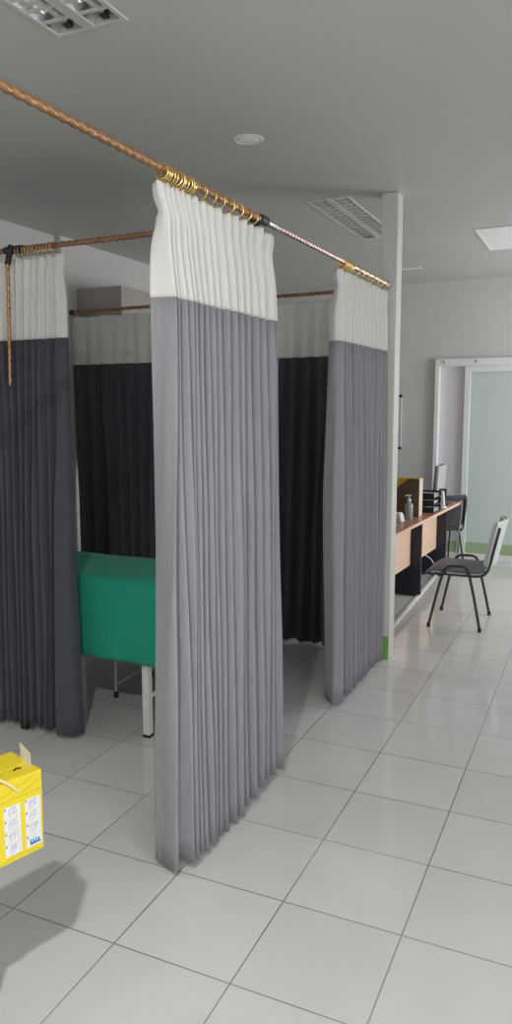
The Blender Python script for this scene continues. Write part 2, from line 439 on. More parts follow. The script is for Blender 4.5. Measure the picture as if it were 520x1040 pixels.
def downlight(label, x, y, lit=False):
    t = thing('downlight', label, 'ceiling lamp', (x, y, CEIL), 0, 'round ceiling downlights')
    bm = bmesh.new(); lathe(bm, [(.056, 0), (.056, -.003), (.060, -.0055), (.070, -.004), (.076, 0)], seg=32)
    link('bezel', bm, M['white_alu'], t, True)
    bm = bmesh.new(); lathe(bm, [(0, -.004), (.035, -.0038), (.0562, -.0025), (.0562, -.0005)], seg=32)
    link('diffuser', bm, M['lit'] if lit else M['diffuser'], t, True)
    return t
downlight('round white ceiling downlight above the front curtain', .065, 1.725)
LAMP = (1.24, -1.88)
downlight('lit round downlight in the ceiling above the viewer', *LAMP, lit=True)

# ------------------------------------------------------------------ rods
def twisted(bm, p0, p1, r, pitch, depth=.13, seg=14, per=10, phase=0):
    """rod with a spiral groove"""
    p0, p1 = Vector(p0), Vector(p1); d = p1 - p0; L = d.length; t = d.normalized()
    up = Vector((0, 0, 1)) if abs(t.z) < .9 else Vector((1, 0, 0))
    n = t.cross(up).normalized(); b = t.cross(n)
    N = max(8, int(L / pitch * per)); prev = None
    for i in range(N + 1):
        z = L * i / N; c = p0 + t * z; ring = []
        for k in range(seg):
            a = 2 * PI * k / seg
            w = .5 + .5 * math.cos(a - 2 * PI * z / pitch + phase)
            rr = r * (1 - depth * (1 - w ** .6))
            ring.append(bm.verts.new(c + (n * math.cos(a) + b * math.sin(a)) * rr))
        if prev:
            for k in range(seg): bm.faces.new((prev[k], prev[(k + 1) % seg], ring[(k + 1) % seg], ring[k]))
        else: bm.faces.new(ring)
        prev = ring
    bm.faces.new(prev)

def sleeve(bm, p0, p1, r, seg=18):
    p0, p1 = Vector(p0), Vector(p1)
    tube(bm, [p0, p0.lerp(p1, .05), p0.lerp(p1, .12), p0.lerp(p1, .88), p0.lerp(p1, .95), p1], r, seg, radii=[r * .8, r * .95, r, r, r * .95, r * .8])

RZ = 2.365; RR = .0125
def rx(y): return .407 + .0118 * (y + .33)
def P1(y, dz=0): return Vector((rx(y), y, RZ + dz))
YJ = 1.09
rod = thing('curtain_rod', 'twisted copper rod running from the upper left over the front curtain', 'curtain rod', P1(YJ), 0, 'twisted curtain rods')
def rodpart(name, root, bm, m):
    bmesh.ops.translate(bm, verts=bm.verts, vec=-root.location)
    return link(name, bm, m, root, True)
bm = bmesh.new(); twisted(bm, P1(YF), P1(YJ - .02), RR * 1.1, .040, .34); rodpart('pole', rod, bm, M['copper'])
bm = bmesh.new(); lathe(bm, [(0, 0), (.032, 0), (.032, .008), (.018, .014), (.018, .04), (0, .04)], seg=20)
bmesh.ops.transform(bm, matrix=Matrix.Translation(P1(YF)) @ Matrix.Rotation(-PI / 2, 4, 'X'), verts=bm.verts); rodpart('wall_flange', rod, bm, M['black'])
bm = bmesh.new(); sleeve(bm, P1(YJ - .035), P1(YJ + .035), .019)
sleeve(bm, P1(YJ) + Vector((-.012, 0, 0)), P1(YJ) + Vector((-.055, .004, 0)), .018); rodpart('joint', rod, bm, M['black'])
rod2 = thing('curtain_rod', 'pale shiny spiral rod from the black joint to the slim column', 'curtain rod', P1(2.92), 0, 'twisted curtain rods')
bm = bmesh.new(); sleeve(bm, P1(YJ + .035), P1(YJ + .15), .0135); rodpart('chrome_sleeve', rod2, bm, M['chrome'])
bm = bmesh.new(); twisted(bm, P1(YJ + .15), P1(2.90), .0125, .034, .40); rodpart('pole', rod2, bm, M['rosegold'])
bm = bmesh.new(); sleeve(bm, P1(2.868), P1(2.9198), .018); rodpart('end_cap', rod2, bm, M['steel'])
# divider rod (crosses from the left wall to the joint)
D0, D1 = Vector((XL, 1.165, 2.372)), P1(YJ) + Vector((-.055, .004, 0))
def PD(x): t = (x - D0.x) / (D1.x - D0.x); return D0.lerp(D1, t)
rod3 = thing('curtain_rod', 'dark copper rod dividing the bays, running from the left to the black joint', 'curtain rod', D0, 0, 'twisted curtain rods')
bm = bmesh.new(); twisted(bm, D0, D1, .0135, .040, .32); rodpart('pole', rod3, bm, M['copper_old'])
XT = -.868
bm = bmesh.new(); sleeve(bm, PD(XT - .06), PD(XT + .06), .019); sleeve(bm, PD(XT) + Vector((0, -.022, .016)), PD(XT) + Vector((.0, -.050, -.075)), .0145)
rodpart('joint', rod3, bm, M['black'])
bm = bmesh.new(); twisted(bm, PD(XT) + Vector((.0, -.049, -.072)), PD(XT) + Vector((-.004, -.066, -.628)), .0092, .036, .34)
rodpart('hanging_rod', rod3, bm, M['copper'])
# back rod
B0, B1 = Vector((-2.085, 3.085, 2.352)), Vector((.393, 2.99, 2.360))
def PB(x): t = (x - B0.x) / (B1.x - B0.x); return B0.lerp(B1, t)
rod4 = thing('curtain_rod', 'brown copper rod at the back of the bay, from pillar to column', 'curtain rod', B0, 0, 'twisted curtain rods')
bm = bmesh.new(); twisted(bm, B0, B1, .0135, .040, .32); rodpart('pole', rod4, bm, M['copper_old'])
bm = bmesh.new(); sleeve(bm, B0 + Vector((.0005, 0, 0)), B0 + Vector((.04, 0, 0)), .018); rodpart('end_cap', rod4, bm, M['black'])

# ------------------------------------------------------------------ curtains
def lin(a, b, t): return a + (b - a) * t
def noise1(x, seed):
    return math.sin(x * 1.7 + seed) * .5 + math.sin(x * 3.1 + seed * 2.3) * .3 + math.sin(x * 7.3 + seed * 1.1) * .2

def resample(pts, n):
    d = [0]
    for a, b in zip(pts, pts[1:]): d.append(d[-1] + (b - a).length)
    out = []; j = 0
    for i in range(n):
        s = d[-1] * i / (n - 1)
        while j < len(d) - 2 and d[j + 1] < s: j += 1
        k = (s - d[j]) / max(1e-9, d[j + 1] - d[j]); out.append(pts[j].lerp(pts[j + 1], min(1, max(0, k))))
    return out

def curtain(root, to_xy, top, bottom, ztop, zsplit, zbot, cols, mats, mid=None, keys=None, pinch=.0, seed=1.0, sub=7, hem=None, thick=.0024, drift=.012):
    """top/mid/bottom: control points (s along the rod, d across it), equal counts.
       White upper cloth and coloured lower cloth are made as two meshes sharing the same folds."""
    T, B = catmull([(a, b, 0) for a, b in top], sub), catmull([(a, b, 0) for a, b in bottom], sub)
    C = catmull([(a, b, 0) for a, b in mid], sub) if mid else None
    Q = [(0.0, T)] + ([(k, catmull([(a, b, 0) for a, b in p], sub)) for k, p in keys] if keys else []) + ([(.5, C)] if C else []) + [(1.0, B)]
    smid = (T[0].x + T[-1].x) / 2
    n = len(T)
    def pt(i, z, extra=0.0):
        t = (ztop - z) / (ztop - zbot); u = i / (n - 1)
        if len(Q) > 2:
            tt = min(1, max(0, t)); j = 0
            while j < len(Q) - 2 and Q[j + 1][0] < tt: j += 1
            f = (tt - Q[j][0]) / (Q[j + 1][0] - Q[j][0])
            p = Q[j][1][i].lerp(Q[j + 1][1][i], f)
        else:
            p = T[i].lerp(B[i], max(0, t) ** .8)
        env = math.sin(PI * min(1, max(0, t))) ** .7
        s = p.x + drift * env * noise1(u * 11 + t * 2.2, seed)
        d = p.y + drift * .9 * env * noise1(u * 17 + t * 1.7, seed + 4) 
        # pinch under the heading tape
        hd = math.exp(-((ztop - z - .085) / (.036 if z > ztop - .085 else .075)) ** 2)
        d *= (1 - .22 * hd) * (.8 if z > ztop - .085 else 1)
        s = smid + (s - smid) * (1 - pinch * hd)
        x, y = to_xy(s, d)
        return Vector((x, y, z)), u
    def sheet(name, za, zb, rows, m, low=False):
        bm = bmesh.new(); grid = []
        for r in range(rows + 1):
            row = []
            for i in range(n):
                u = i / (n - 1)
                z0 = za; z1 = zb
                if low and hem: z1 = zb + hem(u)
                if not low: z0 = za + .006 * noise1(u * 40, seed + 9)
                z = lin(z0, z1, r / rows)
                p, _ = pt(i, z)
                row.append(bm.verts.new(p - root.location))
            grid.append(row)
        for a, b in zip(grid, grid[1:]):
            for i in range(n - 1): bm.faces.new((a[i], a[i + 1], b[i + 1], b[i]))
        o = link(name, bm, m, root, True)
        sm = o.modifiers.new('thickness', 'SOLIDIFY'); sm.thickness = thick; sm.offset = 0
        return o
    sheet('white_top', ztop, zsplit, 26, mats[0])
    sheet(cols, zsplit, zbot, 22, mats[1], True)
    return pt

def add_rings(root, me, locs, along):
    for p in locs:
        o = bpy.data.objects.new('curtain_ring', me); COL.objects.link(o); o.parent = root
        o.location = Vector(p) - root.location
        o.rotation_euler = (random.uniform(-.12, .12), random.uniform(-.5, .5) * 0, along + random.uniform(-.25, .25))

ring_gold = torus_mesh('brass_ring', .0225, .0031, M['gold'])
ring_old = torus_mesh('dull_ring', .0215, .0028, M['old_gold'])
ring_small = torus_mesh('small_ring', .0185, .0016, M['old_gold'])
RDZ = -.0095      # ring centre below the rod axis: the ring hangs on the rod

def zigzag(s0, s1, n, amp, seed, bias=0.0, wide=0.0):
    rnd = random.Random(seed); pts = []
    w = [1 + rnd.uniform(-.35, .35) + wide * (i / (2 * n)) for i in range(2 * n)]
    tot = sum(w); s = s0
    for i in range(2 * n):
        s += w[i] / tot * (s1 - s0)
        a = (amp((i + 1) / (2 * n)) if callable(amp) else amp) * rnd.uniform(.6, 1.15)
        back = -.004 * (1 if i % 2 else -1)
        pts.append((s + back, bias + (a if i % 2 else -a)))
    return pts

def xy_rod1(s, d): return rx(s) + d, s

# --- curtain A: the big front one
cA = thing('curtain', 'nearest grey curtain with white top, gathered in the middle of the picture', 'curtain', P1(.75), 0, 'two-tone ward curtains')
NF = 15
ampT = lambda q: .005 + .014 * min(1, q * 1.6); ampM = lambda q: .020 + .018 * q; ampB = lambda q: .026 + .018 * q
topA = [(.359, -.050), (.347, -.030), (.337, -.010), (.346, .008)] + zigzag(.360, 1.145, NF, ampT, 3, .0, 2.6) + [(1.165, -.008), (1.185, .006)]
splA = [(.362, -.062), (.370, -.032), (.378, -.004), (.388, .022)] + zigzag(.400, 1.145, NF, lambda q: .014 + .016 * q, 5, .003, 2.6) + [(1.160, -.006), (1.180, .026)]
midA = [(.412, -.092), (.393, -.052), (.373, -.012), (.368, .022)] + zigzag(.390, 1.145, NF, ampM, 5, .006, 2.6) + [(1.165, -.004), (1.190, .036)]
botA = [(.392, -.110), (.380, -.072), (.362, -.030), (.358, .004)] + zigzag(.392, 1.140, NF, ampB, 5, .008, 2.6) + [(1.165, -.005), (1.195, .045)]
def deep(pts, s0, s1, d):      # one deep, shadowed fold
    return [(a, d if (s0 < a < s1 and b < .005) else b) for a, b in pts]
midA = deep(midA, .93, 1.02, -.075); botA = deep(botA, .93, 1.02, -.090)
# keep bottom and middle folds in step
hemA = lambda u: .012 * math.sin(u * 9) + .010 * noise1(u * 30, 2) - .004 + (.03 if .82 < u < .9 else 0) * .4
ptA = curtain(cA, xy_rod1, topA, botA, 2.325, 1.985, .030, 'grey_drop', (M['white_cloth'], M['grey_cloth']), midA, keys=[(.15, splA)], pinch=.05, seed=2.1, hem=hemA)
ringsA = [.350 + k * .0165 for k in range(12)] + [.60, .665, .73, .80, .87, .94, 1.005]
add_rings(cA, ring_gold, [P1(y, RDZ) for y in ringsA], 0)

# --- curtain B: second one, by the column
cB = thing('curtain', 'second grey curtain with white top, hanging against the slim white column', 'curtain', P1(2.45), 0, 'two-tone ward curtains')
NB = 15
topB = [(2.035, -.050), (2.015, -.030), (2.002, -.005), (2.03, .015)] + zigzag(2.05, 2.85, NB, .015, 13, .0, .3) + [(2.87, -.008), (2.89, .008)]
midB = [(2.05, -.085), (2.025, -.050), (2.005, -.01), (2.045, .022)] + zigzag(2.10, 2.86, NB, .020, 14, .0, .4) + [(2.88, -.006), (2.895, .012)]
botB = [(2.11, -.095), (2.07, -.058), (2.035, -.015), (2.075, .024)] + zigzag(2.14, 2.86, NB, .024, 14, .0, .4) + [(2.88, -.006), (2.895, .014)]
ptB = curtain(cB, xy_rod1, topB, botB, 2.322, 1.968, .022, 'grey_drop', (M['white_cloth'], M['grey_cloth']), midB, pinch=.04, seed=5.3, hem=lambda u: .006 * noise1(u * 25, 3))
add_rings(cB, ring_gold, [P1(2.05 + k * .02, RDZ) for k in range(8)] + [P1(y, RDZ) for y in (2.28, 2.37, 2.46, 2.55, 2.64, 2.73, 2.82)], 0)

# --- curtain C: charcoal one on the divider rod, left
def xy_rod3(s, d):
    p = PD(s); return p.x, p.y + d
cC = thing('curtain', 'charcoal curtain with white top at the left picture edge, on the divider rod', 'curtain', PD(-.95), 0, 'two-tone ward curtains')
NC = 18
topC = zigzag(-1.52, -.64, NC, .014, 23, 0) + [(-.615, -.012), (-.592, .006), (-.585, .016)]
midC = zigzag(-1.50, -.70, NC, .026, 24, -.004) + [(-.665, -.028), (-.600, -.012), (-.592, .030)]
botC = zigzag(-1.50, -.74, NC, .031, 24, -.006) + [(-.700, -.040), (-.610, -.015), (-.600, .045)]
curtain(cC, xy_rod3, topC, botC, 2.328, 1.955, .022, 'charcoal_drop', (M['white_cloth'], M['dark_cloth']), midC, pinch=.02, seed=7.7, hem=lambda u: .012 * noise1(u * 30, 5) + .010)
add_rings(cC, ring_old, [PD(-.85 + k * .0195) + Vector((0, 0, RDZ)) for k in range(12)] + [PD(x) + Vector((0, 0, RDZ)) for x in (-1.46, -1.36, -1.26, -1.16, -1.06)], PI / 2)

# --- curtain D: charcoal one across the back of the bay
def xy_rod4(s, d):
    p = PB(s); return p.x, p.y + d
cD = thing('curtain', 'charcoal curtain with white top drawn across the back of the bay', 'curtain', PB(-.8), 0, 'two-tone ward curtains')
ND = 23
topD = [(-2.072, .0)] + zigzag(-2.065, .31, ND, .022, 33, .004) + [(.345, .0)]
botD = [(-2.065, .0)] + zigzag(-2.05, .31, ND, .045, 34, .004) + [(.345, .0)]
curtain(cD, xy_rod4, topD, botD, 2.312, 1.955, .02, 'charcoal_drop', (M['white_cloth'], M['dark_cloth']), None, seed=3.9, hem=lambda u: .008 * noise1(u * 50, 5))
add_rings(cD, ring_small, [PB(-2.02 + k * .1155) + Vector((0, 0, -.0065)) for k in range(20)], PI / 2)

# ------------------------------------------------------------------ draped bed
BX0, BX1, BY0, BY1, BZ = -1.93, -.215, 1.285, 1.80, .79
bed = thing('examination_bed', 'white steel examination bed standing under the green sheet', 'bed', ((BX0 + BX1) / 2, (BY0 + BY1) / 2, 0))
o_ = bed.location
def brel(x0, x1, y0, y1, z0, z1): return (x0 - o_.x, x1 - o_.x, y0 - o_.y, y1 - o_.y, z0, z1)
bevel_mod(boxobj('mattress', brel(BX0, BX1, BY0, BY1, BZ - .07, BZ), M['vinyl'], bed), .015, 3)
bm = bmesh.new()
for d in ((BX0 + .02, BX1 - .07, BY0 + .01, BY0 + .045), (BX0 + .02, BX1 - .07, BY1 - .045, BY1 - .01), (BX0 + .02, BX0 + .055, BY0 + .045, BY1 - .045), (BX1 - .105, BX1 - .07, BY0 + .045, BY1 - .045)):
    box(bm, *brel(*d, BZ - .115, BZ - .072))
bevel_mod(link('frame', bm, M['white_steel'], bed), .003)
LX = (BX0 + .10, -.31)
for x in LX:
    for y in (1.305, BY1 - .035):
        lg = bevel_mod(boxobj('leg', brel(x - .019, x + .019, y - .019, y + .019, .012, BZ - .116), M['white_steel'], bed), .004)
        bevel_mod(boxobj('rubber_foot', brel(x - .022, x + .022, y - .022, y + .022, 0, .0118), M['rubber'], lg), .003)
    bm = bmesh.new(); tube(bm, [(x - o_.x, 1.324 - o_.y, .20), (x - o_.x, BY1 - .054 - o_.y, .20)], .011, 12)
    link('brace', bm, M['white_steel'], bed, True)
# the sheet: top with long front drop, folds built in
sh = bmesh.new()
zt = BZ + .004; fx0, fx1 = BX0 - .012, BX1 + .012
prof = []   # (y, z, k) k = 0 on top .. 1 at the hem
yb, yf = BY1 + .012, BY0 - .014
for k in range(6): prof.append((yb + .004, lin(.45, zt - .015, k / 5), 0))
for k in range(9): prof.append((lin(yb, yf, k / 8), zt + (0.0 if 0 < k < 8 else -.003), 0))
for k in range(1, 15):
    t = k / 14; prof.append((yf - .006 * min(1, t * 6), lin(zt - .008, .385, t), t))
NX = 60; rows = []
for (y, z, t) in prof:
    row = []
    for i in range(NX + 1):
        u = i / NX; x = lin(fx0, fx1, u)
        yy = y - (.006 * noise1(u * 26, 3) + .011 * math.exp(-((x + .46) / .028) ** 2)) * t - .004 * t
        zz = z + (.004 * noise1(u * 9, 1) + .010 * (1 - u)) * t + (.002 * noise1(u * 12 + y * 9, 8) if t == 0 else 0)
        row.append(sh.verts.new((x, yy, zz)))
    rows.append(row)
for a, b in zip(rows, rows[1:]):
    for i in range(NX): sh.faces.new((a[i], a[i + 1], b[i + 1], b[i]))
# end drops
for side, xs in ((0, -1), (NX, 1)):
    prev = [rows[r][side] for r in range(6, 15)]
    for k in range(1, 7):
        cur = [sh.verts.new((v.co.x + xs * .004, v.co.y, v.co.z - .055)) for v in prev]
        for i in range(len(cur) - 1): sh.faces.new((prev[i], prev[i + 1], cur[i + 1], cur[i]))
        prev = cur
sheet = link('bed_sheet', sh, M['green_cloth'], None, True)
sm = sheet.modifiers.new('thickness', 'SOLIDIFY'); sm.thickness = .002; sm.offset = 1
tag(sheet, 'plain green sheet draped over the examination bed', 'sheet')

# footstool under the bed: slim legs, low side rails
fs = thing('footstool', 'slim-legged metal footstool in the shade below the green sheet', 'stool', (-.757, 1.85, 0))
def frel(x, y, z): return (x + .757, y - 1.85, z)
SX = (-.757, -.33); SY = (1.668, 2.04)
for x in SX:
    for y in SY:
        bm = bmesh.new(); tube(bm, [frel(x, y, .03), frel(x, y, .248)], .0075, 10); lg = link('leg', bm, M['white_steel'], fs, True)
        bm = bmesh.new(); lathe(bm, [(0, 0), (.014, 0), (.013, .03), (.009, .036), (0, .036)], frel(x, y, 0), 14); link('rubber_foot', bm, M['rubber'], lg, True)
    bm = bmesh.new(); tube(bm, [frel(x, SY[0] + .006, .075), frel(x, SY[1] - .006, .075)], .006, 8); link('side_rail', bm, M['white_steel'], fs, True)
bevel_mod(boxobj('step', (-.03, .457, -.212, .22, .249, .272), M['rubber'], fs), .006)

# infusion stand behind curtain C, one castor showing below the hem
iv = thing('infusion_stand', 'wheeled stand behind the left charcoal curtain, a castor showing below the hem', 'stand', (-1.10, 1.232, 0))
bm = bmesh.new(); tube(bm, [(0, 0, .06), (0, 0, 1.75)], .011, 12); link('pole', bm, M['chrome'], iv, True)
for dx, dy in ((.17, -.115), (-.17, -.02), (-.02, -.13)):
    bm = bmesh.new(); tube(bm, [(0, 0, .075), (dx * .6, dy * .6, .07), (dx, dy, .058)], .008, 8); lg = link('foot_arm', bm, M['chrome'], iv, True)
    bm = bmesh.new()
    for s in (-1, 1):
        lathe(bm, [(.006, -.004), (.021, -.006), (.022, 0), (.021, .006), (.006, .004)], (0, 0, 0), 18)
        vs = bm.verts[-90:]
        bmesh.ops.transform(bm, matrix=Matrix.Translation((dx + s * .011, dy, .0225)) @ Matrix.Rotation(PI / 2, 4, 'Y'), verts=vs)
    tube(bm, [(dx, dy, .022), (dx, dy, .06)], .004, 8, mi=1)
    link('castor', bm, None, iv, True, [M['rubber'], M['chrome']])
bm = bmesh.new(); tube(bm, [(-.07, 0, 1.78), (-.05, 0, 1.755), (0, 0, 1.75), (.05, 0, 1.755), (.07, 0, 1.78)], .005, 8); link('hook', bm, M['chrome'], iv, True)

# ------------------------------------------------------------------ yellow sharps carton on a small trolley
K = Vector((.411, -.300, .494)); U = Vector((.31, .951, 0)).normalized(); ang = math.atan2(U.y, U.x)
# local frame: X = back along the printed face (away from the near right corner, to the left), Y = depth, Z up
cart = thing('sharps_box', 'yellow cardboard sharps box with white pictograms at the lower left', 'box', K, 0)
X = -U; Y = Vector((-U.y, U.x, 0))
cart.rotation_euler = (0, 0, math.atan2(X.y, X.x)); # local x -> X ; local y -> rotate 90 ccw of X
# X rotated +90deg = (-X.y, X.x) = (U.y, -U.x) = -Y  -> depth is local -y
LB, DB, HB = .34, .150, .218
bm = bmesh.new()
v = {}
for i, x in enumerate((0, LB)):
    for j, y in enumerate((0, -DB)):
        v[i, j, 0] = bm.verts.new((x + (.003 if i == 0 else 0), y, 0)); v[i, j, 1] = bm.verts.new((x, y, HB))
for f in (((0,0,0),(1,0,0),(1,0,1),(0,0,1)), ((0,1,0),(0,1,1),(1,1,1),(1,1,0)), ((0,0,0),(0,0,1),(0,1,1),(0,1,0)), ((1,0,0),(1,1,0),(1,1,1),(1,0,1)), ((0,0,0),(0,1,0),(1,1,0),(1,0,0)), ((0,0,1),(1,0,1),(1,1,1),(0,1,1))):
    bm.faces.new([v[k] for k in f])
bevel_mod(link('carton', bm, M['yellow'], cart), .003)
FY = .0006
def face_box(bm, x0, x1, z0, z1, mi=0, y=0.0): box(bm, x0, x1, y, y + FY, z0, z1, None, mi)
def stroke(bm, pts, w=.0009, y=.0009, mi=0):
    for (xa, za), (xb, zb) in zip(pts, pts[1:]):
        d = Vector((xb - xa, 0, zb - za))
        if d.length < 1e-6: continue
        nn = Vector((-d.z, 0, d.x)).normalized() * w
        a = Vector((xa, y, za)); b = Vector((xb, y, zb)); e = Vector((0, .0004, 0))
        vs = [bm.verts.new(q) for q in (a - nn, a + nn, b + nn, b - nn)] + [bm.verts.new(q + e) for q in (a - nn, a + nn, b + nn, b - nn)]
        for f in ((0, 1, 2, 3), (4, 7, 6, 5), (0, 4, 5, 1), (1, 5, 6, 2), (2, 6, 7, 3), (3, 7, 4, 0)):
            fc = bm.faces.new([vs[i] for i in f]); fc.material_index = mi
# pictogram cards: two columns of four, seen on the right half of the face
for cx0, cx1, zt_ in ((.009, .053, .152), (.066, .112, .152)):
    for r in range(4):
        z1 = zt_ - r * .0335; z0 = z1 - .0318
        bm = bmesh.new(); face_box(bm, cx0, cx1, z0, z1); pc = link('pictogram', bm, M['paper'], cart)
        bm = bmesh.new(); w = cx1 - cx0; rnd = random.Random(r * 7 + int(cx0 * 1000)); mx_, mz_ = (cx0 + cx1) / 2, (z0 + z1) / 2
        # black number mark in the upper left corner of each card (viewer's left = larger local x)
        nx = cx1 - .004; nz = z1 - .004
        stroke(bm, [(nx + .0015, nz - .003), (nx + .0015, nz + .0015), (nx - .0008, nz + .0015), (nx - .0008, nz - .003)], .0007, .0008, 1)
        if not (r == 3 and cx0 < .05):
            # little drawing of a box outline with a hand
            s = rnd.uniform(.7, 1.05)
            stroke(bm, [(mx_ + .012 * s, mz_ - .010), (mx_ + .012 * s, mz_ + .005), (mx_ - .006 * s, mz_ + .008), (mx_ - .006 * s, mz_ - .007), (mx_ + .012 * s, mz_ - .010)], .0007)
            stroke(bm, [(mx_ + .012 * s, mz_ + .005), (mx_ + .005 * s, mz_ + .011), (mx_ - .013 * s, mz_ + .012), (mx_ - .006 * s, mz_ + .008)], .0007)
            stroke(bm, [(mx_ - .014, mz_ + rnd.uniform(-.006, .008)), (mx_ - .006, mz_ + rnd.uniform(-.008, .006)), (mx_ + .002, mz_ + rnd.uniform(-.004, .008)), (mx_ + .009, mz_ + rnd.uniform(-.006, .004))], .0009)
        else:
            pts = [(cx0 + .006 + k * w * .085, z0 + .004 + (.012 if k % 2 else .004) + rnd.uniform(0, .003)) for k in range(9)]
            for k in range(8):
                stroke(bm, [(pts[k][0], z0 + .005), (pts[k][0], pts[k][1] + .002)], .0019, .0009, 2)
            stroke(bm, [(mx_ - .012, z1 - .007), (mx_, z1 - .005), (mx_ + .010, z1 - .009)], .0005)
        link('drawing', bm, None, pc, False, [M['ink'], M['dark_ink'], M['blue']])
bm = bmesh.new()      # printed dashes of the tear line and slanting crease lines
for k in range(26):
    xa = .006 + k * .0125
    stroke(bm, [(xa, .168), (xa + .008, .168 + .0006)], .0007, .0003)
stroke(bm, [(.004, .198), (.06, .176)], .0004, .0003); stroke(bm, [(.02, .212), (.14, .174)], .0004, .0003)
stroke(bm, [(.070, .010), (.080, .150)], .0003, .0003); stroke(bm, [(.012, .006), (.07, .014), (.13, .006)], .0003, .0003)
link('print_lines', bm, M['yellow_ink'], cart)
# opened closing flap: cream card standing at the far right corner
bm = bmesh.new()
FLX = .012
vs = []
for (yy, zz) in ((-.030, HB - .002), (-.076, HB - .002), (-.090, HB + .047), (-.040, HB + .034)):
    vs.append((bm.verts.new((FLX - (zz - HB) * .10, yy, zz)), bm.verts.new((FLX + .0015 - (zz - HB) * .10, yy, zz))))
bm.faces.new([a for a, _ in vs]); bm.faces.new([b for _, b in vs][::-1])
for i in range(4): bm.faces.new((vs[i][0], vs[(i + 1) % 4][0], vs[(i + 1) % 4][1], vs[i][1]))
link('closing_flap', bm, M['cream'], cart)
bm = bmesh.new()      # slot in the lid
for k in range(2):
    box(bm, .063, .079, -.0018, .0022, HB + .001, HB + .0032, Matrix.Translation(((-.013, -.079, 0), (-.0195, -.008, 0))[k]) @ Matrix.Rotation((.5, -.55)[k], 4, 'Z'))
link('slot', bm, M['dark_ink'], cart)
bm = bmesh.new()      # upper lid flaps
box(bm, .004, LB - .004, -DB + .004, -.058, HB, HB + .0022); box(bm, .06, LB - .004, -.05, -.004, HB, HB + .0022)
bevel_mod(link('lid_flap', bm, M['yellow'], cart), .0006, 1)
bm = bmesh.new()      # carrying string
tube(bm, catmull([(.070, .001, HB - .034), (.075, .005, HB - .027), (.13, .008, HB + .026), (.18, .004, HB + .050), (.24, .0, HB + .030), (.268, .002, HB - .03)], 6), .0024, 8)
link('carry_string', bm, M['string'], cart, True)

tr = thing('trolley', 'small steel trolley under the yellow sharps box', 'trolley', K, cart.rotation_euler.z)
tr.location.z = 0
bevel_mod(boxobj('top', (.142, .70, -.42, -.004, .470, .4935), M['steel'], tr), .004)
bevel_mod(boxobj('shelf', (.185, .66, -.38, -.04, .16, .175), M['steel'], tr), .004)
for x in (.185, .66):
    for y in (-.385, -.04):
        bm = bmesh.new(); tube(bm, [(x, y, .05), (x, y, .472)], .011, 12); lg = link('leg', bm, M['steel'], tr, True)
        bm = bmesh.new(); lathe(bm, [(0, 0), (.016, 0), (.016, .05), (0, .05)], (x, y, 0), 14); link('rubber_foot', bm, M['rubber'], lg, True)

# ------------------------------------------------------------------ desk
DR = math.atan(.0535)
desk = thing('reception_desk', 'long wooden desk with dark end panels behind the slim white column', 'desk', (.362, 3.5, 0), -DR)
DE = 2.10
bm = bmesh.new(); box(bm, -.66, -.004, -.30, DE, .695, .72)
bevel_mod(link('worktop', bm, M['desk_top'], desk), .002)
bevel_mod(boxobj('edge_highlight', (-.0038, .0, -.30, DE, .696, .7198), M['desk_edge'], desk), .001)  # pale strip painting the highlight along the worktop's front edge
for y in (-.25, 1.13, DE - .10):
    bevel_mod(boxobj('side_slab', (-.62, -.105, y, y + .03, .015, .6945), M['desk_slab'], desk), .002)
    bm = bmesh.new(); box(bm, -.60, -.12, y + .004, y + .026, 0, .0149); link('slab_foot', bm, M['black'], desk)
for ya, yb_ in ((-.2195, 1.1295), (1.1605, DE - .1005)):
    bevel_mod(boxobj('modesty_panel', (-.215, -.197, ya, yb_, .27, .6945), M['desk_panel'], desk), .002)
bm = bmesh.new()
lathe(bm, [(0, 0), (.008, 0), (.006, .003), (0, .003)], (0, 0, 0), 10)
bmesh.ops.transform(bm, matrix=Matrix.Translation((-.197, 1.06, .42)) @ Matrix.Rotation(PI / 2, 4, 'Y'), verts=bm.verts); link('panel_screw', bm, M['steel'], desk)

Rd = Matrix.Translation((.362, 3.5, 0)) @ Matrix.Rotation(-DR, 4, 'Z')
def on_desk(x, y): p = Rd @ Vector((x, y, .72)); return (p.x, p.y, .7202)
# magazine file with yellow folder
ff = thing('file_holder', 'brown cardboard file holder standing nearest the column on the desk', 'file holder', on_desk(-.085, .95), -DR)
bm = bmesh.new()
W, Dp, Hf, Hc = .105, .29, .315, .15
def side_panel(y0, y1):
    pr_ = [(0, 0), (-Dp, 0), (-Dp, Hc), (-.09, Hf), (0, Hf)]
    a = [bm.verts.new((x, y0, z)) for x, z in pr_]; b = [bm.verts.new((x, y1, z)) for x, z in pr_]
    bm.faces.new(a); bm.faces.new(b[::-1])
    for i in range(5): bm.faces.new((a[i], a[(i + 1) % 5], b[(i + 1) % 5], b[i]))
side_panel(0, .003); side_panel(W - .003, W)
box(bm, -Dp, 0, .003, W - .003, 0, .003); box(bm, -Dp, -Dp + .003, .003, W - .003, .003, Hc)
link('holder_body', bm, M['brown_box'], ff)
boxobj('pale_spine', (-.003, .0005, .003, W - .003, .003, Hf), M['cream'], ff)
fo = boxobj('paper_folder', (-.245, -.006, .02, .075, 0, .315), M['folder'], None)
fo.location = Vector(on_desk(-.085, .95)) + Vector((0, 0, .0032)); fo.rotation_euler = (0, 0, -DR); bevel_mod(fo, .003)
tag(fo, 'yellow folder standing inside the brown file holder', 'folder')
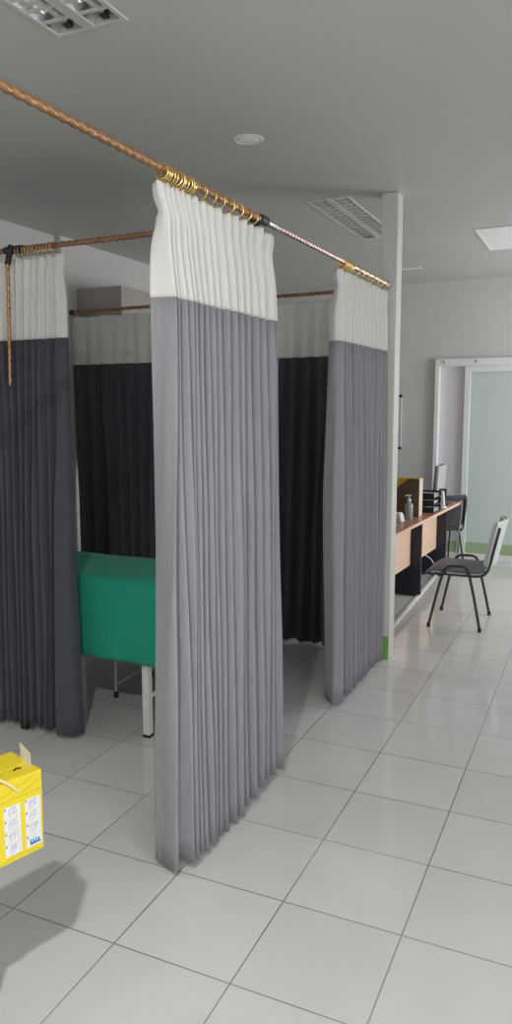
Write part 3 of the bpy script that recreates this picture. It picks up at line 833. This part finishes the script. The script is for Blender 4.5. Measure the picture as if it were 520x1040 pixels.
# pump bottle
pb = thing('pump_bottle', 'small translucent pump bottle on the desk in front of the file holder', 'bottle', on_desk(-.125, .80))
bm = bmesh.new(); lathe(bm, [(0, 0), (.030, 0), (.033, .006), (.033, .11), (.028, .128), (.013, .138), (.013, .148), (0, .148)], seg=24); link('bottle_body', bm, M['clear_plastic'], pb, True)
bm = bmesh.new(); lathe(bm, [(.015, .1482), (.016, .165), (.006, .168), (.006, .188), (.014, .190), (.014, .200), (0, .202)], seg=18); tube(bm, [(0, 0, .195), (-.02, -.022, .195), (-.028, -.031, .189)], .005, 8); link('pump', bm, M['silver'], pb, True)
# low pale dispenser
sd = thing('tape_dispenser', 'low pale plastic dispenser on the desk beside the column', 'dispenser', on_desk(-.16, .63), -DR)
bm = bmesh.new(); box(bm, -.05, .045, -.045, .045, 0, .075)
for v_ in bm.verts:
    if v_.co.z > .05: v_.co.x *= .6; v_.co.y *= .8
bevel_mod(link('body', bm, M['paper'], sd), .012, 3)
boxobj('lip', (-.03, .03, -.052, -.0452, .02, .035), M['silver'], sd)
# letter tray
lt = thing('letter_tray', 'black stacked letter tray full of papers on the desk', 'letter tray', on_desk(-.035, 1.24), -DR)
TW, TD, TH = .245, .30, .062
for k in range(3):
    z = k * TH
    bm = bmesh.new()
    box(bm, -TD, 0, 0, TW, z, z + .004); box(bm, -TD, 0, 0, .004, z + .004, z + .045); box(bm, -TD, 0, TW - .004, TW, z + .004, z + .045)
    box(bm, -TD, -TD + .004, .004, TW - .004, z + .004, z + .045)
    for x in (-TD + .006, -.014):
        for y in (.002, TW - .008): box(bm, x, x + .008, y, y + .006, z + .045, z + TH)
    link('tray', bm, M['black'], lt)
    rnd = random.Random(k)
    bm = bmesh.new()
    for q in range(3):
        mt = Matrix.Translation((-.15 + rnd.uniform(-.01, .012), TW / 2, z + .0045 + q * .009)) @ Matrix.Rotation(rnd.uniform(-.06, .06), 4, 'Z') @ Matrix.Rotation(rnd.uniform(-.012, .012), 4, 'X')
        box(bm, -.13, .13, -.10, .10, 0, .0035, mt)
    pp = link('paper_stack', bm, M['paper'], None); pp.location = on_desk(-.035, 1.24); pp.rotation_euler = (0, 0, -DR)
    tag(pp, ('loose papers lying in the lowest tier of the black letter tray', 'loose papers lying in the middle tier of the black letter tray', 'pale papers lying on the topmost tier of the black letter tray')[k], 'papers', 'papers in the letter tray')
# white stand next to tray
st = thing('tape_stand', 'white and black upright holder between the letter tray and the desk end', 'holder', on_desk(-.055, 1.60), -DR)
bm = bmesh.new(); tube(bm, [(0, 0, 0), (0, 0, .012)], .045, 20); link('base', bm, M['white_alu'], st, True)
bm = bmesh.new(); box(bm, -.03, .03, -.025, .012, .0122, .155)
for v_ in bm.verts:
    if v_.co.z > .1: v_.co.x *= .55
bevel_mod(link('body', bm, M['white_alu'], st), .008, 3)
bevel_mod(boxobj('dark_back', (-.032, .032, .0125, .05, .0122, .17), M['black'], st), .006)
# monitor
mo = thing('monitor', 'slim computer monitor seen from its edge on the far end of the desk', 'monitor', on_desk(-.16, 1.80), -DR)
bm = bmesh.new(); box(bm, -.11, .11, -.08, .10, 0, .014); bevel_mod(link('foot', bm, M['black'], mo), .005)
bm = bmesh.new(); box(bm, -.025, .025, .00, .03, .0142, .20); bevel_mod(link('neck', bm, M['black'], mo), .004)
scr = Matrix.Translation((.03, .0, .135)) @ Matrix.Rotation(math.radians(93), 4, 'Z') @ Matrix.Rotation(math.radians(4), 4, 'X')
bm = bmesh.new(); box(bm, -.175, .175, -.012, .014, 0, .232, scr); bevel_mod(link('casing', bm, M['silver'], mo), .006)
bm = bmesh.new(); box(bm, -.18, .18, .0145, .026, -.004, .236, scr); bevel_mod(link('bezel', bm, M['black'], mo), .004)
bm = bmesh.new(); box(bm, -.165, .165, .0262, .0266, .014, .22, scr); link('screen', bm, M['vinyl'], mo)
# cables
def cable(name, label, pts, m, r=.004):
    bm = bmesh.new(); tube(bm, catmull(pts, 8), r, 8); tag(link(name, bm, m, None, True), label, 'cable', 'cables at the desk end')
cable('cable', 'pale cable dropping from the desk end down to the floor', [(.475, 5.56, .726), (.492, 5.575, .715), (.475, 5.63, .55), (.42, 5.78, .25), (.40, 5.85, .05), (.36, 5.88, .005), (.2, 5.9, .005)], M['silver'])
cable('cable', 'thin grey cable looping out below the far modesty panel', [(.20, 5.10, .30), (.29, 5.2, .22), (.32, 5.28, .10), (.29, 5.36, .03), (.22, 5.40, .0045), (.1, 5.42, .0045)], M['lamp_metal'])

# ------------------------------------------------------------------ chairs
def make_chair(label, loc, rot, seat_m, back_m, tube_m, rim_m):
    """visitor chair facing local -x; origin on the floor under the seat centre"""
    t = thing('visitor_chair', label, 'chair', loc, rot, 'stacking visitor chairs')
    r = .0105
    for s in (-1, 1):
        y = s * .225; yf_ = s * .250
        bm = bmesh.new()
        tube(bm, catmull([(-.185, yf_, .012), (-.135, y + s * .008, .25), (-.098, y, .40), (-.085, y, .435), (-.055, y, .462), (-.01, y, .468), (.045, y, .468), (.075, y, .455), (.092, y, .425), (.105, y, .37), (.145, y + s * .008, .20), (.185, yf_, .012)], 6), r, 10)
        lg = link('leg_hoop', bm, tube_m, t, True)
        for x in (-.185, .185):
            bm = bmesh.new(); lathe(bm, [(0, 0), (.014, 0), (.0135, .025), (.011, .03), (0, .03)], (x, yf_, 0), 14); link('foot_cap', bm, M['rubber'], lg, True)
        bm = bmesh.new()
        tube(bm, catmull([(-.215, s * .19, .392), (-.12, s * .20, .398), (.05, s * .20, .398), (.16, s * .20, .402), (.205, s * .20, .425), (.232, s * .20, .48), (.262, s * .195, .62), (.292, s * .18, .765)], 6), .0095, 10)
        link('back_upright', bm, tube_m, t, True)
    bm = bmesh.new(); tube(bm, [(-.215, -.19, .392), (-.222, -.17, .392), (-.222, .17, .392), (-.215, .19, .392)], .0095, 10)
    tube(bm, [(.08, -.225, .41), (.08, .225, .41)], .008, 8); tube(bm, [(-.08, -.225, .41), (-.08, .225, .41)], .008, 8)
    link('cross_bar', bm, tube_m, t, True)
    # seat: moulded, dished, with turned down front
    def shell(name, fn, nu, nv, th, m):
        bm = bmesh.new(); g = [[bm.verts.new(fn(i / nu, j / nv)) for j in range(nv + 1)] for i in range(nu + 1)]
        for i in range(nu):
            for j in range(nv): bm.faces.new((g[i][j], g[i + 1][j], g[i + 1][j + 1], g[i][j + 1]))
        o = link(name, bm, m, t, True); sd_ = o.modifiers.new('thickness', 'SOLIDIFY'); sd_.thickness = th; sd_.offset = 0
        bv = o.modifiers.new('bevel', 'BEVEL'); bv.width = th * .4; bv.segments = 2; bv.limit_method = 'ANGLE'
        return o
    def seat_fn(u, v, dz=0.0, grow=0.0):
        x = lin(-.235 - grow, .205 + grow, u); hw = (.205 + grow) * (1 - .10 * abs(2 * u - 1) ** 3)
        y = (2 * v - 1) * hw
        z = .432 - .022 * math.exp(-((u - .58) / .3) ** 2) * (1 - (2 * v - 1) ** 2) - .05 * max(0, .16 - u) / .16 + .012 * max(0, u - .85) / .15
        return (x, y, z + dz)
    shell('seat', seat_fn, 16, 12, .026, seat_m)
    shell('seat_shell', lambda u, v: seat_fn(u, v, -.0195, .006), 16, 12, .010, rim_m)
    def back_fn(u, v, off=0.0, grow=0.0):
        z = lin(.475 - grow, .80 + grow, u); w = (.215 + grow) * (1 - .14 * abs(2 * u - 1) ** 4)
        y = (2 * v - 1) * w
        x = .232 + (z - .48) * .205 - .045 * (1 - (2 * v - 1) ** 2) * -.35 - .018 * (1 - (2 * v - 1) ** 2) * 0 + off
        x -= .030 * (2 * v - 1) ** 2
        return (x, y, z)
    shell('backrest', lambda u, v: back_fn(u, v, -.012), 14, 12, .022, back_m)
    shell('back_shell', lambda u, v: back_fn(u, v, .006, .006), 14, 12, .010, back_m)
    return t
make_chair('grey visitor chair with silver backrest standing in the aisle before the desk', (.756, 4.03, 0), 0.0, M['seat_grey'], M['back_silver'], M['tube'], M['back_silver'])
make_chair('black visitor chair pushed in behind the far end of the desk', (.17, 6.00, 0), math.radians(-52), M['seat_black'], M['seat_black'], M['tube'], M['seat_black']).scale = (.94, .94, .94)

# ------------------------------------------------------------------ light
w = bpy.data.worlds.new('World'); scn.world = w; w.use_nodes = True
bg = w.node_tree.nodes['Background']; bg.inputs['Color'].default_value = (.90, .95, 1.0, 1); bg.inputs['Strength'].default_value = .55
def area(name, loc, rot, sx, sy, power, col, size_shape='RECTANGLE'):
    l = bpy.data.lights.new(name, 'AREA'); l.shape = size_shape; l.size = sx
    if size_shape == 'RECTANGLE': l.size_y = sy
    l.energy = power; l.color = col
    o = bpy.data.objects.new(name, l); COL.objects.link(o); o.location = loc; o.rotation_euler = rot
    return o
POW = [88, 10, 105]
for (a, b), p in zip(WINS, POW):
    area('window_daylight', (XR + .24, (a + b) / 2, (WZ0 + WZ1) / 2), (0, PI / 2, 0), WZ1 - WZ0, b - a, p, (.97, .98, 1.0))
area('downlight_beam', (LAMP[0], LAMP[1], CEIL - .014), (0, 0, 0), .10, .10, 60, (1, .98, .95), 'DISK')

# ------------------------------------------------------------------ camera
cam_d = bpy.data.cameras.new('camera'); cam = bpy.data.objects.new('camera', cam_d); COL.objects.link(cam)
F = 770.253; PITCH, ROLL, YAW = -.140124752, -.004221278, -.429867654
cp, sp = math.cos(PITCH), math.sin(PITCH); cr, sr = math.cos(ROLL), math.sin(ROLL); cy, sy = math.cos(YAW), math.sin(YAW)
fwd = Vector((sy * cp, cy * cp, sp)); right = Vector((cy, -sy, 0)); up = right.cross(fwd)
r2 = right * cr + up * sr; u2 = up * cr - right * sr
mw = Matrix((r2, u2, -fwd)).transposed().to_4x4(); mw.translation = Vector((1.69333, -1.75482, 1.64489))
cam.matrix_world = mw
cam_d.sensor_fit = 'VERTICAL'; cam_d.sensor_height = 36; cam_d.lens = F / 1040 * 36; cam_d.clip_start = .05
scn.camera = cam

scn.view_settings.view_transform = 'Standard'; scn.view_settings.look = 'None'
scn.view_settings.gamma = 1; scn.view_settings.use_curve_mapping = False; scn.view_settings.exposure = 0
scn.cycles.use_denoising = True; scn.cycles.max_bounces = 10; scn.cycles.diffuse_bounces = 6; scn.cycles.sample_clamp_indirect = 6
